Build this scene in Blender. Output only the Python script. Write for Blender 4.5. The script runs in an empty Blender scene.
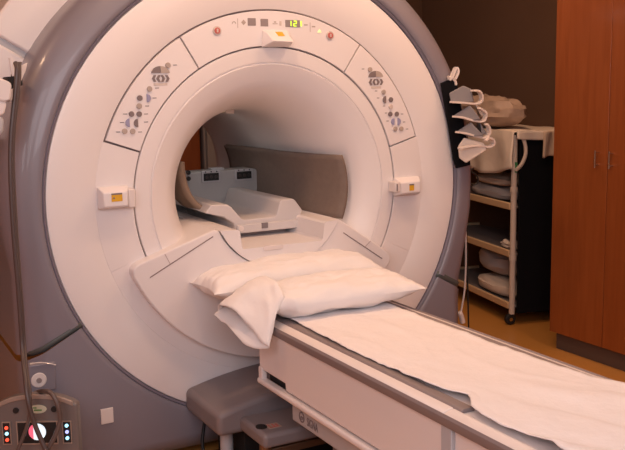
import bpy, bmesh, math, random
from mathutils import Vector, Matrix, noise
random.seed(4)
C = bpy.context.scene.collection
pi = math.pi
# ------------------------------------------------------------------ camera
F_PX = 895.13
YAW, PIT, ROL = 0.495828, 0.154301, -0.018309
CAM = Vector((-1.65106, -3.39034, 1.545828))
_F = Vector((math.sin(YAW)*math.cos(PIT), math.cos(YAW)*math.cos(PIT), -math.sin(PIT)))
_R0 = Vector((math.cos(YAW), -math.sin(YAW), 0)); _U0 = _R0.cross(_F)
_R = math.cos(ROL)*_R0 + math.sin(ROL)*_U0
_U = -math.sin(ROL)*_R0 + math.cos(ROL)*_U0
cd = bpy.data.cameras.new('camera'); cam = bpy.data.objects.new('camera', cd); C.objects.link(cam)
cd.sensor_width = 36; cd.lens = F_PX/625*36; cd.clip_start = .05
M = Matrix((( _R.x,_U.x,-_F.x),(_R.y,_U.y,-_F.y),(_R.z,_U.z,-_F.z))).to_4x4(); M.translation = CAM
cam.matrix_world = M
bpy.context.scene.camera = cam

def at(px, py, ax, v):
    """point of the survey photograph on the plane x|y|z = v"""
    d = _F + _R*((px-312.5)/F_PX) + _U*((225-py)/F_PX)
    t = (v-CAM[ax])/d[ax]
    return CAM + d*t

# ------------------------------------------------------------------ materials
MATS = {}
def mat(name, col, rough=.5, metal=0, coat=0, noise_amt=0, nscale=20, bump=0, bscale=60, emit=None, estr=0, spec=.5, sheen=0, trans=0, alpha=1):
    m = bpy.data.materials.new(name); m.use_nodes = True
    nt = m.node_tree; b = nt.nodes['Principled BSDF']
    b.inputs['Base Color'].default_value = (*col, 1)
    b.inputs['Roughness'].default_value = rough
    b.inputs['Metallic'].default_value = metal
    b.inputs['Coat Weight'].default_value = coat
    b.inputs['Specular IOR Level'].default_value = spec
    b.inputs['Sheen Weight'].default_value = sheen
    b.inputs['Transmission Weight'].default_value = trans
    if emit: b.inputs['Emission Color'].default_value = (*emit, 1); b.inputs['Emission Strength'].default_value = estr
    tc = nt.nodes.new('ShaderNodeTexCoord')
    if noise_amt:
        n = nt.nodes.new('ShaderNodeTexNoise'); n.inputs['Scale'].default_value = nscale; n.inputs['Detail'].default_value = 4
        nt.links.new(tc.outputs['Object'], n.inputs['Vector'])
        mx = nt.nodes.new('ShaderNodeMix'); mx.data_type = 'RGBA'
        mx.inputs[6].default_value = (*[c*(1-noise_amt) for c in col], 1)
        mx.inputs[7].default_value = (*[min(1, c*(1+noise_amt)) for c in col], 1)
        nt.links.new(n.outputs['Fac'], mx.inputs[0]); nt.links.new(mx.outputs[2], b.inputs['Base Color'])
    if bump:
        n = nt.nodes.new('ShaderNodeTexNoise'); n.inputs['Scale'].default_value = bscale; n.inputs['Detail'].default_value = 5
        nt.links.new(tc.outputs['Object'], n.inputs['Vector'])
        bp = nt.nodes.new('ShaderNodeBump'); bp.inputs['Strength'].default_value = bump; bp.inputs['Distance'].default_value = .01
        nt.links.new(n.outputs['Fac'], bp.inputs['Height']); nt.links.new(bp.outputs['Normal'], b.inputs['Normal'])
    MATS[name] = m
    return m
def wood(name, c1, c2, rough=.35, scale=(9,9,.7), coat=.25):
    m = mat(name, c1, rough, coat=coat); nt = m.node_tree; b = nt.nodes['Principled BSDF']
    tc = nt.nodes.new('ShaderNodeTexCoord'); mp = nt.nodes.new('ShaderNodeMapping'); mp.inputs['Scale'].default_value = scale
    n = nt.nodes.new('ShaderNodeTexNoise'); n.inputs['Scale'].default_value = 4; n.inputs['Detail'].default_value = 7; n.inputs['Distortion'].default_value = .6
    r = nt.nodes.new('ShaderNodeValToRGB'); r.color_ramp.elements[0].color = (*c1,1); r.color_ramp.elements[1].color = (*c2,1)
    r.color_ramp.elements[0].position = .3; r.color_ramp.elements[1].position = .7
    nt.links.new(tc.outputs['Object'], mp.inputs[0]); nt.links.new(mp.outputs[0], n.inputs['Vector'])
    nt.links.new(n.outputs['Fac'], r.inputs[0]); nt.links.new(r.outputs[0], b.inputs['Base Color'])
    return m
mat('shell', (.80,.755,.755), .42, coat=.1, bump=.02, bscale=300)
mat('shell_panel', (.80,.755,.76), .4, coat=.1)
mat('gap', (.24,.18,.18), .8)
mat('soft_gap', (.50,.42,.41), .7)
mat('bezel', (.225,.21,.25), .38, coat=.25, bump=.03, bscale=400)
mat('bezel_edge', (.17,.155,.20), .4)
mat('seam_green', (.075,.085,.085), .5)
mat('side_gloss', (.25,.21,.23), .18, coat=.6)
mat('dock', (.22,.185,.19), .45, bump=.03, bscale=300)
mat('black', (.012,.011,.012), .6)
mat('black_cloth', (.008,.008,.010), .95, spec=.1)
mat('dark_metal', (.06,.05,.05), .4, metal=.5)
mat('chrome', (.6,.55,.5), .2, metal=1)
mat('copper', (.22,.13,.08), .45, metal=.6)
mat('btn', (.44,.37,.33), .5); mat('btn_dark', (.21,.17,.17), .5); mat('btn_blue', (.30,.30,.46), .5)
mat('btn_rim', (.62,.54,.50), .4); mat('red', (.52,.13,.11), .45); mat('ink', (.20,.17,.18), .6)
mat('display', (.29,.24,.24), .4)
mat('digit', (.45,.6,.05), .5, emit=(.55,.85,.04), estr=1.4)
mat('amber', (.8,.7,.3), .5, emit=(1,.85,.35), estr=1.0)
mat('yellow', (.72,.40,.02), .5)
mat('bore_box', (.40,.39,.39), .5); mat('bore_light', (.8,.8,.4), .5, emit=(.75,.75,.18), estr=.7)
mat('brown_pad', (.20,.15,.125), .9, noise_amt=.12, nscale=40, bump=.15, bscale=200)
mat('brown_pad_light', (.30,.21,.15), .85, noise_amt=.1)
mat('cradle', (.60,.56,.56), .45)
mat('tbl', (.78,.71,.69), .4, coat=.1); mat('tbl_light', (.78,.71,.69), .4); mat('strip', (.24,.195,.195), .5)
mat('grey_plate', (.46,.45,.47), .4)
mat('linen', (.84,.79,.79), .85, sheen=.2, bump=.45, bscale=22)
mat('linen2', (.84,.80,.79), .8, sheen=.2, bump=.5, bscale=14)
mat('cart_white', (.68,.58,.50), .4); mat('cart_shelf', (.66,.46,.27), .5); mat('shelf_grey', (.22,.19,.19), .6)
mat('cloth_cream', (.78,.66,.56), .9, bump=.2, bscale=25); mat('cloth_grey', (.46,.42,.42), .9, bump=.2, bscale=25)
mat('cloth_tan', (.62,.48,.38), .9, bump=.2, bscale=25)
mat('wrap', (.50,.36,.28), .45, coat=.15, noise_amt=.3, nscale=12, bump=.4, bscale=18)
mat('pouch', (.21,.195,.205), .7); mat('strap', (.74,.64,.58), .6)
mat('hose', (.085,.062,.060), .4); mat('hose2', (.115,.085,.078), .4)
mat('module', (.17,.145,.14), .4); mat('module_trim', (.34,.26,.22), .4)
mat('white_plastic', (.75,.68,.66), .35, coat=.2)
mat('badge', (.62,.62,.48), .5); mat('green', (.10,.28,.08), .5)
mat('led_red', (.9,.1,.05), .3, emit=(1,.10,.05), estr=1.6); mat('led_cyan', (.4,.8,.9), .3, emit=(.35,.8,1), estr=2.2); mat('led_blue', (.5,.6,1), .3, emit=(.35,.42,1), estr=1.8)
mat('screen_white', (.7,.85,.95), .3, emit=(.72,.9,1), estr=1.1); mat('screen_red', (.9,.15,.25), .3, emit=(1,.16,.26), estr=.9)
mat('tag_green', (.05,.22,.08), .5)
wood('cabinet_wood', (.250,.060,.012), (.300,.078,.018), .4)
wood('cabinet_wood2', (.262,.064,.013), (.318,.084,.020), .4)
mat('kick', (.11,.07,.055), .6)
mat('trim_light', (.42,.30,.24), .5)
mat('wall_brown', (.110,.055,.030), .85, noise_amt=.1, nscale=3)
mat('wall_wood', (.55,.20,.05), .5, noise_amt=.1, nscale=3)
mat('ceiling', (.6,.55,.5), .9)
mat('front_wall', (.55,.52,.52), .9)
mat('floor', (.56,.25,.06), .32, noise_amt=.08, nscale=5, coat=.1)
mat('equip_grey', (.33,.30,.29), .6)

# ------------------------------------------------------------------ object helpers
def thing(name, label, cat, loc=(0,0,0), rotz=0, group=None):
    o = bpy.data.objects.new(name, None); C.objects.link(o); o.empty_display_size = .1
    o.location = loc; o.rotation_euler = (0,0,rotz); o['label'] = label; o['category'] = cat
    if group: o['group'] = group
    return o
def tag(o, label, cat, group=None):
    o['label'] = label; o['category'] = cat
    if group: o['group'] = group
    return o
def root_of(o):
    while o.parent: o = o.parent
    return o
def obj(name, bm, m, parent=None, bevel=0, seg=2, smooth=True, subsurf=0, local=False, ang=35, label=None, solid=0):
    bmesh.ops.remove_doubles(bm, verts=bm.verts[:], dist=1e-5)
    bmesh.ops.recalc_face_normals(bm, faces=bm.faces[:])
    org = Vector((0,0,0))
    if parent is not None:
        if not local:
            for v in bm.verts: v.co -= root_of(parent).location
    else:
        xs=[v.co.x for v in bm.verts]; ys=[v.co.y for v in bm.verts]; zs=[v.co.z for v in bm.verts]
        org = Vector(((min(xs)+max(xs))/2,(min(ys)+max(ys))/2,min(zs)))
        for v in bm.verts: v.co -= org
    me = bpy.data.meshes.new(name); bm.to_mesh(me); bm.free()
    ms = m if isinstance(m, (list,tuple)) else [m]
    for k in ms: me.materials.append(MATS[k])
    for p in me.polygons: p.use_smooth = smooth
    o = bpy.data.objects.new(name, me); C.objects.link(o); o.location = org
    if parent is not None: o.parent = parent
    if solid:
        s = o.modifiers.new('s','SOLIDIFY'); s.thickness = solid; s.offset = 0
    if bevel:
        b = o.modifiers.new('b','BEVEL'); b.width = bevel; b.segments = seg; b.limit_method = 'ANGLE'; b.angle_limit = math.radians(30)
        b.harden_normals = False
    if subsurf:
        s = o.modifiers.new('u','SUBSURF'); s.levels = subsurf; s.render_levels = subsurf
    if smooth and not subsurf:
        me.set_sharp_from_angle(angle=math.radians(ang))
    if label: o['label'] = label
    return o
def structure(o): o['kind'] = 'structure'; return o
def box(bm, x0,x1,y0,y1,z0,z1, mi=0):
    vs = [bm.verts.new((x,y,z)) for z in (z0,z1) for y in (y0,y1) for x in (x0,x1)]
    for f in ((0,1,3,2),(4,6,7,5),(0,4,5,1),(2,3,7,6),(0,2,6,4),(1,5,7,3)):
        bm.faces.new([vs[i] for i in f]).material_index = mi
    return vs
def BX(*a):
    bm = bmesh.new(); box(bm,*a); return bm
def prism(bm, pts, ax, a0, a1, mi=0):
    """polygon pts (2D in the plane normal to axis ax) extruded from a0 to a1; ax 1 -> (x,z), ax 0 -> (y,z), ax 2 -> (x,y)"""
    def P(p, a):
        if ax == 1: return (p[0], a, p[1])
        if ax == 0: return (a, p[0], p[1])
        return (p[0], p[1], a)
    A = [bm.verts.new(P(p,a0)) for p in pts]; B = [bm.verts.new(P(p,a1)) for p in pts]
    n = len(pts)
    bm.faces.new(A).material_index = mi; bm.faces.new(B[::-1]).material_index = mi
    for i in range(n): bm.faces.new((A[i],A[(i+1)%n],B[(i+1)%n],B[i])).material_index = mi
def PR(*a):
    bm = bmesh.new(); prism(bm,*a); return bm
def disc_pts(cx, cz, r, n=24, rz=None):
    rz = rz or r
    return [(cx+r*math.cos(2*pi*i/n), cz+rz*math.sin(2*pi*i/n)) for i in range(n)]
def cyl(bm, p0, p1, r, n=16, r1=None):
    p0=Vector(p0); p1=Vector(p1); r1 = r if r1 is None else r1
    d=(p1-p0).normalized(); u=d.orthogonal().normalized(); w=d.cross(u)
    A=[bm.verts.new(p0+(u*math.cos(2*pi*i/n)+w*math.sin(2*pi*i/n))*r) for i in range(n)]
    B=[bm.verts.new(p1+(u*math.cos(2*pi*i/n)+w*math.sin(2*pi*i/n))*r1) for i in range(n)]
    bm.faces.new(A); bm.faces.new(B[::-1])
    for i in range(n): bm.faces.new((A[i],A[(i+1)%n],B[(i+1)%n],B[i]))
def CY(*a, **k):
    bm=bmesh.new(); cyl(bm,*a,**k); return bm
def smooth_path(pts, sub=6):
    P=[Vector(p) for p in pts]; out=[]
    for i in range(len(P)-1):
        p0=P[max(i-1,0)];p1=P[i];p2=P[i+1];p3=P[min(i+2,len(P)-1)]
        for s in range(sub):
            t=s/sub
            out.append(.5*((2*p1)+(p2-p0)*t+(2*p0-5*p1+4*p2-p3)*t*t+(3*p1-p0-3*p2+p3)*t**3))
    out.append(P[-1]); return out
def tube(bm, pts, r, n=10, sub=6, flat=None):
    P = smooth_path(pts, sub) if sub>1 else [Vector(p) for p in pts]
    rings=[]; u=None
    for i,p in enumerate(P):
        d=(P[min(i+1,len(P)-1)]-P[max(i-1,0)]).normalized()
        if u is None: u=d.orthogonal().normalized()
        else: u=(u-d*u.dot(d)).normalized()
        w=d.cross(u)
        if flat:
            # flat band: wide along the world direction "flat[0]", thin across it
            a=Vector(flat[0]); a=(a-d*a.dot(d)).normalized(); b=d.cross(a)
            rings.append([bm.verts.new(p+a*flat[1]*sx+b*flat[2]*sz) for sx,sz in ((-1,-1),(1,-1),(1,1),(-1,1))])
        else:
            rings.append([bm.verts.new(p+(u*math.cos(2*pi*k/n)+w*math.sin(2*pi*k/n))*r) for k in range(n)])
    m=len(rings[0])
    for a,b in zip(rings,rings[1:]):
        for k in range(m): bm.faces.new((a[k],a[(k+1)%m],b[(k+1)%m],b[k]))
    bm.faces.new(rings[0][::-1]); bm.faces.new(rings[-1])
def TB(*a, **k):
    bm=bmesh.new(); tube(bm,*a,**k); return bm
def grid(bm, f, nu, nv, mi=0, closed_u=False):
    V=[[bm.verts.new(f(i/nu,j/nv)) for j in range(nv+1)] for i in range(nu+1)]
    for i in range(nu):
        for j in range(nv):
            bm.faces.new((V[i][j],V[i+1][j],V[i+1][j+1],V[i][j+1])).material_index=mi
    return V
Z0 = 1.1                                    # height of the bore axis
def pol(r, a, y=0):
    a=math.radians(a); return (r*math.cos(a), y, Z0+r*math.sin(a))
def sector(r0, r1, a0, a1, y0, y1, n=None, bm=None):
    """ring sector, angles in degrees, thick from y0 (front) to y1"""
    bm = bm or bmesh.new(); full = abs(a1-a0) >= 359.9
    n = n or max(4, int(abs(a1-a0)/2.5))
    R=[]
    for i in range(n if full else n+1):
        a=a0+(a1-a0)*i/n
        R.append([bm.verts.new(pol(r,a,y)) for r,y in ((r0,y0),(r1,y0),(r1,y1),(r0,y1))])
    m=len(R)
    for i in range(m if full else m-1):
        A,B=R[i],R[(i+1)%m]
        for k in range(4): bm.faces.new((A[k],A[(k+1)%4],B[(k+1)%4],B[k]))
    if not full: bm.faces.new(R[0]); bm.faces.new(R[-1][::-1])
    return bm
def revolve(prof, a0=0, a1=360, n=144, bm=None):
    bm = bm or bmesh.new(); full=abs(a1-a0)>=359.9
    R=[[bm.verts.new(pol(r,a0+(a1-a0)*i/n,y)) for r,y in prof] for i in range(n if full else n+1)]
    m=len(R)
    for i in range(m if full else m-1):
        A,B=R[i],R[(i+1)%m]
        for k in range(len(prof)-1): bm.faces.new((A[k],A[k+1],B[k+1],B[k]))
    return bm

# ------------------------------------------------------------------ room
XL, XR, YF, YB, H = -2.9, 2.72, -4.9, 2.75, 2.8
structure(obj('floor', BX(XL,XR,YF,YB,-.1,0), 'floor'))
structure(obj('ceiling', BX(XL,XR,YF,YB,H,H+.1), 'ceiling'))
structure(obj('wall_back', BX(XL-.1,XR+.1,YB,YB+.1,0,H), 'wall_brown'))
structure(obj('wall_front', BX(XL-.1,XR+.1,YF-.1,YF,0,H), 'front_wall'))
structure(obj('wall_left', BX(XL-.1,XL,YF,YB,0,H), 'wall_wood'))
structure(obj('wall_right', BX(XR,XR+.1,YF,YB,0,H), 'wall_brown'))
structure(obj('baseboard_back', BX(XL,XR,YB-.015,YB,0,.1), 'kick'))

# ------------------------------------------------------------------ scanner
S = thing('mri_scanner', 'large white round-bore scanner with purple-grey surround filling the room', 'MRI scanner', (0,.8,0))
RP, RB, RM, RT = .757, .609, .5425, .345        # panel outer, panel inner, mouth, tube
# white front face outside the button ring
prof=[(.93,.05),(.951,.03),(.951,.012),(.946,.003),(.935,0),(RP+.006,0),(RP+.003,.002),(RP+.003,.03)]
fc = obj('face_cover', revolve(prof), 'shell', S)
obj('groove_backing', sector(.55,.955,0,360,.018,.04), 'gap', S)
# plain ring pieces between the two grooves
for a0,a1,nm in ((160.9,200,'ring_cover'),(-25,15.8,'ring_cover')):
    obj(nm, sector(RB+.003,RP+.0048,a0,a1,0,.03), 'shell', S, bevel=.0015)
obj('ring_cover', sector(RB+.003,RP+.0048,200,335,0,.03), 'shell', S, bevel=.0015)
# inner ring + flared bore
prof=[(RB-.003,.03),(RB-.003,.003),(RB-.006,0),(RM+.012,0),(RM+.004,.001),(RM+.002,.006),(RM-.002,.006),(RM-.006,.000)]
FD=.40
for i in range(1,19):
    t=i/18; y=FD*t
    prof.append((RT+(RM-.006-RT)*(1-math.sqrt(max(0,1-(1-t)**2))) if t<1 else RT, y))
prof += [(RT,.8),(RT,1.42)]
for i in range(1,8): t=i/7; prof.append((RT+.14*t*t, 1.42+.18*t))
obj('bore_liner', revolve(prof), 'shell', S)
# surround: bezel above the seam, skirt below it
SEAM=208.0
def Rout(a):
    a%=360; ca=abs(math.cos(math.radians(a))); sa=math.sin(math.radians(a))
    if sa>=0: return 1.10
    xl=1.075
    if a>270:
        d=360-a; xl=1.10-.07*max(0,min(1,(d-8)/22))
        return min(xl/max(ca,1e-3), 1.08/max(-sa,1e-3))
    r=max(1.10, xl/max(ca,1e-3))
    return min(r, 1.08/max(-sa,1e-3))
def surround(a0, a1, n, yb, skirt=False):
    bm=bmesh.new(); R=[]
    for i in range(n+1):
        a=a0+(a1-a0)*i/n; ro=Rout(a); k=ro-1.0
        pr=[(.962,.06),(.962,-.004),(.968,-.012),(.985,-.014)]
        if skirt: pr+=[(max(.99,ro-.11),-.010),(max(.995,ro-.085),-.004),(ro-.03,.035),(ro-.008,.075),(ro,.12),(ro,yb)]
        else: pr+=[(1.003,-.008)]+[(1.003+(ro-1.003)*(math.sin(t*pi/2)), -.008+.128*(1-math.cos(t*pi/2))) for t in (.2,.4,.55,.7,.8,.9,1)]+[(ro,yb)]
        R.append([bm.verts.new(pol(r,a,y)) for r,y in pr])
    for A,B in zip(R,R[1:]):
        for k in range(len(A)-1): bm.faces.new((A[k],A[k+1],B[k+1],B[k]))
    return bm
obj('surround_ring', surround(-27.6, SEAM-.4, 130, 1.55), 'bezel', S, ang=50)
# skirt angles chosen to hit the corners exactly
obj('lower_skirt', surround(SEAM+.6, 331.4, 124, 1.55, True), 'bezel', S, ang=50)
obj('ring_gap_edge', revolve([(.948,.03),(.951,-.002),(.958,-.006),(.964,.0),(.964,.03)]), 'bezel_edge', S)
# seam strip sits in the joint
for sgn in (1,-1):
    a=math.radians(SEAM) if sgn>0 else math.radians(-27.9)
    c,s=math.cos(a),math.sin(a); bm=bmesh.new(); n=Vector((-s,0,c))*(.011 if sgn>0 else .015)
    P=[]
    for r,y in ((.955,-.006),(1.0,-.006),(1.12,.0),(1.16,.03),(1.19,.085),(1.195,.14),(1.195,1.5)) if sgn>0 else ((.955,-.006),(1.0,-.006),(1.09,.0),(1.12,.02),(1.15,.07),(1.168,.125),(1.168,1.5)):
        c0=Vector((r*c,y,Z0+r*s)); P.append([bm.verts.new(c0+n),bm.verts.new(c0-n)])
    for A,B in zip(P,P[1:]): bm.faces.new((A[0],B[0],B[1],A[1]))
    obj('seam_strip', bm, 'seam_green', S, solid=.006)
# rear shell closing the back
obj('rear_cover', sector(.40,1.07,0,360,1.55,1.6), 'shell', S)
# white rear flange that shows beyond the surround at the upper left
for a0,a1 in ((96,147.4),(148.6,166)):
    obj('rear_flange', sector(1.06,1.262,a0,a1,.26,1.2), 'shell', S, bevel=.01)
obj('flange_joint', sector(1.06,1.25,147.2,148.8,.275,1.1), 'grey_plate', S)
# ---------- control panels in the ring
PN=-.004
lp = obj('control_panel', sector(RB+.003,RP-.004,121.7,160.3,PN,.03), 'shell_panel', S, bevel=.0015)
rp = obj('control_panel', sector(RB+.003,RP-.004,16.3,54.8,PN,.03), 'shell_panel', S, bevel=.0015)
tp = obj('display_panel', sector(RB+.003,RP-.004,55.3,121.2,PN,.03), 'shell_panel', S, bevel=.0015)
def face_pt(q): p=at(q[0],q[1],1,PN); return p.x,p.z
def button(parent, q, r=.0135, m='btn', h=.006, half=None):
    x,z=face_pt(q); bm=bmesh.new()
    if half is None: pts=disc_pts(x,z,r,20)
    else: pts=[(x+r*math.cos(half+pi*i/12), z+r*math.sin(half+pi*i/12)) for i in range(13)]
    prism(bm, pts, 1, PN-h, PN+.001)
    return obj('button', bm, m, parent, bevel=.0015)
def mark(parent, q, w, h=.003, m='ink', name='marking'):
    x,z=face_pt(q); return obj(name, BX(x-w/2,x+w/2,PN-.0012,PN+.001,z-h/2,z+h/2), m, parent)
def keypad(parent, pts, semi, arrows, halves, sgn):
    for q,m in pts: button(parent, q, .0108, m)
    x,z=face_pt(semi)
    R=.037
    bm=bmesh.new(); prism(bm, [(x-.001,z)]+[(x+R*math.cos(a)*1.0, z+R*.72*math.sin(a)) for a in [pi/2+pi/2*i/10 for i in range(11)]],1,PN-.004,PN+.001)
    obj('button', bm, 'btn_dark', parent)
    bm=bmesh.new(); prism(bm, [(x+.001,z)]+[(x+R*math.cos(a), z+R*.72*math.sin(a)) for a in [pi/2*i/10 for i in range(11)]],1,PN-.004,PN+.001)
    obj('button', bm, 'btn', parent)
    for i,q in enumerate(arrows):
        x,z=face_pt(q); s = -1 if i<2 else 1; w=.0085
        bm=bmesh.new(); prism(bm, [(x-s*w,z+.013),(x+s*.1*w,z+.013),(x+s*w,z),(x+s*.1*w,z-.013),(x-s*w,z-.013),(x-s*.2*w,z)],1,PN-.004,PN+.001)
        obj('button', bm, 'btn_dark', parent)
    for q,s,m in halves:
        button(parent, q, .0165, m, half=(-pi/2 if s>0 else pi/2))
keypad(lp, [((167.7,65.2),'btn'),((149.4,88.9),'btn'),((139.6,98),'btn_dark'),((139,106),'btn'),((131.3,114),'btn_dark'),((139,114),'btn_dark'),((124.5,131.2),'btn'),((132.5,131.2),'btn')],
       (160.4,73), [(153.9,78.5),(158.3,78.5),(162.8,78.5),(167.2,78.5)], [((146.6,98),1,'btn_blue'),((129.5,122.7),-1,'btn_blue'),((137.8,123),-1,'btn_dark')], 1)
keypad(rp, [((369.8,69.6),'btn'),((383.3,92),'btn'),((390.6,99.6),'btn_dark'),((390.4,106.7),'btn_rim'),((390,114),'btn_dark'),((396.5,114),'btn_dark'),((395,128.7),'btn'),((401,128.7),'btn')],
       (375.5,77), [(370.4,82),(374,82),(377.6,82),(381.2,82)], [((385.6,99.6),-1,'btn_dark'),((394,121.6),-1,'btn_blue'),((397.4,121.6),1,'btn_blue')], -1)
x,z=face_pt((160.4,84.3)); obj('legend_strip', BX(x-.028,x+.028,PN-.001,PN+.001,z-.005,z+.005),'btn_rim',lp)
x,z=face_pt((376,87.5)); obj('legend_strip', BX(x-.026,x+.026,PN-.001,PN+.001,z-.005,z+.005),'btn_rim',rp)
for q in ((175,65),(157,88),(154.5,98),(147,106),(146,114),(146,122),(125,114),(122,122.5),(118,132),(140,132)): mark(lp,q,.016)
for q in ((363,69),(376,91),(378,98),(384,106),(386,113),(402,114),(387.5,121),(404,122),(407,129)): mark(rp,q,.012)
# display panel items
for q in ((216.8,30.7),(329.8,35.5)):
    b=button(tp,q,.0185,'btn_rim',.005); x,z=face_pt(q)
    obj('stop_symbol', PR(disc_pts(x,z,.0125,20),1,PN-.0085,PN-.004),'red',b,bevel=.001)
    obj('stop_mark', BX(x-.003,x+.003,PN-.0095,PN-.008,z-.007,z+.007),'btn_rim',b)
for q,w,h in (((251.7,21.9),.036,.030),((264.3,22.6),.034,.030)):
    x,z=face_pt(q); obj('status_window', BX(x-w/2,x+w/2,PN-.002,PN+.001,z-h/2,z+h/2),'display',tp,bevel=.001)
x,z=face_pt((292.6,23.6)); dp=obj('digital_display', BX(x-.034,x+.034,PN-.002,PN+.001,z-.0145,z+.0145),'display',tp,bevel=.001)
SEG={'1':'bc','2':'abged'}
def digit(ch,cx,cz,parent):
    w,h,t=.0062,.0105,.0021; bm=bmesh.new(); y0,y1=PN-.0035,PN-.0015
    for s in SEG[ch]:
        r={'a':(-w,w,h-t,h+t),'g':(-w,w,-t,t),'d':(-w,w,-h-t,-h+t),'b':(w-t,w+t,0,h),'c':(w-t,w+t,-h,0),'f':(-w-t,-w+t,0,h),'e':(-w-t,-w+t,-h,0)}[s]
        box(bm,cx+r[0],cx+r[1],y0,y1,cz+r[2],cz+r[3])
    return obj('digit',bm,'digit',parent)
for q,ch in (((289.4,23.6),'1'),((294.8,23.8),'2'),((299.6,24.1),'1')):
    xx,zz=face_pt(q); digit(ch,xx,z,dp)
def icon(q,kind):
    x,z=face_pt(q); bm=bmesh.new()
    if kind=='table': box(bm,x-.011,x+.011,PN-.001,PN+.001,z-.006,z-.003); box(bm,x-.005,x+.005,PN-.001,PN+.001,z,z+.005)
    elif kind=='arch':
        for i in range(8):
            a=pi*i/8; b=pi*(i+1)/8
            prism(bm,[(x+.009*math.cos(a),z+.010*math.sin(a)),(x+.009*math.cos(b),z+.010*math.sin(b)),(x+.006*math.cos(b),z+.007*math.sin(b)),(x+.006*math.cos(a),z+.007*math.sin(a))],1,PN-.001,PN+.001)
    elif kind=='diamond': prism(bm,[(x,z+.011),(x+.011,z),(x,z-.011),(x-.011,z)],1,PN-.001,PN+.001)
    else: box(bm,x-.008,x+.008,PN-.001,PN+.001,z-.002,z+.003)
    obj('icon',bm,'btn',tp)
icon((234,23.8),'arch'); icon((243.5,22.4),'diamond'); icon((275,22.6),'table'); icon((305.8,25),'dash'); icon((313.5,26.8),'dash')
x,z=face_pt((280.4,23.4)); obj('indicator_lamp', BX(x-.004,x+.004,PN-.002,PN,z-.009,z+.009),'btn_rim',tp)
x,z=face_pt((319.3,31.2)); obj('indicator_lamp', PR([(x-.009,z-.005),(x+.009,z-.005),(x,z+.007)],1,PN-.003,PN),'amber',tp)
for qa,qb in (((237.5,18.5),(237.5,28)),((310,22.5),(310,32))):
    xa,za=face_pt(qa); xb,zb=face_pt(qb); obj('divider_line', BX(xa-.0012,xa+.0012,PN-.0008,PN+.001,zb,za),'soft_gap',tp)
# ---------- laser alignment boxes
def laser(name, x0,x1,z0,z1, d, kind):
    bm=bmesh.new(); y0=-.001
    if kind=='top':
        base=[(x0,z0),(x1,z0),(x1-.004,z1),(x0+.006,z1)]
        top=[(x0+.030,z0+.022),(x1-.004,z0+.018),(x1-.012,z1-.012),(x0+.022,z1-.012)]
        A=[bm.verts.new((x,y0,z)) for x,z in base]; B=[bm.verts.new((x,-d,z)) for x,z in top]
        # sloped cap: lower edge stands further out than the upper one
        B[2].co.y=-d*.45; B[3].co.y=-d*.45
        A2=[bm.verts.new((x,-.012,z)) for x,z in base]
    else:
        base=[(x0,z0),(x1,z0),(x1,z1),(x0,z1)]
        A=[bm.verts.new((x,y0,z)) for x,z in base]; A2=[bm.verts.new((x,-.02,z)) for x,z in base]
        e=.012; B=[bm.verts.new((x,-d,z)) for x,z in ((x0+e,z0+e),(x1-e,z0+e),(x1-e,z1-.02),(x0+e,z1-.02))]
    for P,Q in ((A,A2),(A2,B)):
        for i in range(4): bm.faces.new((P[i],P[(i+1)%4],Q[(i+1)%4],Q[i]))
    bm.faces.new(A[::-1]); bm.faces.new(B)
    return obj(name,bm,'shell_panel',S,bevel=.005,seg=3)
q0=at(99,210,1,-.02); q1=at(128,188.5,1,-.02)
Lb=laser('laser_light', q0.x,q1.x,q0.z,q1.z+.012,.055,'side')
x,z=at(117,197.3,1,-.056).x,at(117,197.3,1,-.056).z
wl=obj('warning_label', BX(x-.021,x+.021,-.0565,-.054,z-.016,z+.010),'yellow',Lb,label='yellow warning label')
obj('label_header', BX(x-.021,x+.021,-.057,-.055,z+.010,z+.016),'ink',wl); obj('label_mark', PR([(x-.017,z-.006),(x-.007,z-.006),(x-.012,z+.004)],1,-.057,-.056),'ink',wl)
p0=at(127,207.5,1,-.02); p1=at(133.5,188,1,-.02)
obj('laser_window', BX(p0.x+.001,p1.x,-.042,-.001,p0.z,p1.z),'white_plastic',Lb,bevel=.006,seg=3)
q0=at(395,197,1,-.02); q1=at(419,178,1,-.02)
Rb=laser('laser_light', q0.x,q1.x,q0.z+.004,q1.z+.008,.05,'side')
p=at(411.5,187.5,1,-.051)
wl=obj('warning_label', BX(p.x-.011,p.x+.014,-.0515,-.049,p.z-.014,p.z+.010),'yellow',Rb,label='yellow warning label')
obj('label_header', BX(p.x-.011,p.x+.014,-.052,-.050,p.z+.010,p.z+.016),'ink',wl)
p=at(398,187,1,-.055); obj('laser_window', BX(p.x-.018,p.x+.012,-.060,-.002,p.z-.024,p.z+.024),'white_plastic',Rb,bevel=.006,seg=3)
obj('window_slot', BX(p.x-.011,p.x-.005,-.0615,-.058,p.z-.018,p.z+.014),'ink',Rb)
q0=at(262,46,1,-.01); q1=at(289,29.5,1,-.01)
Tb=laser('laser_light', q0.x,q1.x,q0.z-.004,q1.z-.004,.062,'top')
p=at(281.5,33.8,1,-.045)
bm=bmesh.new(); zt=q1.z-.016; zb=q0.z+.016
def top_y(z): t=(z-zb)/(zt-zb); return -.062+(.062*.55)*t
pts=[(p.x-.018,p.z+.009),(p.x+.014,p.z+.009),(p.x+.018,p.z-.009),(p.x-.012,p.z-.009)]
A=[bm.verts.new((x,top_y(z)-.0015,z)) for x,z in pts]; B=[bm.verts.new((x,top_y(z)+.004,z)) for x,z in pts]
bm.faces.new(A); bm.faces.new(B[::-1])
for i in range(4): bm.faces.new((A[i],A[(i+1)%4],B[(i+1)%4],B[i]))
obj('warning_label',bm,'yellow',Tb,label='orange yellow warning label')
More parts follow.
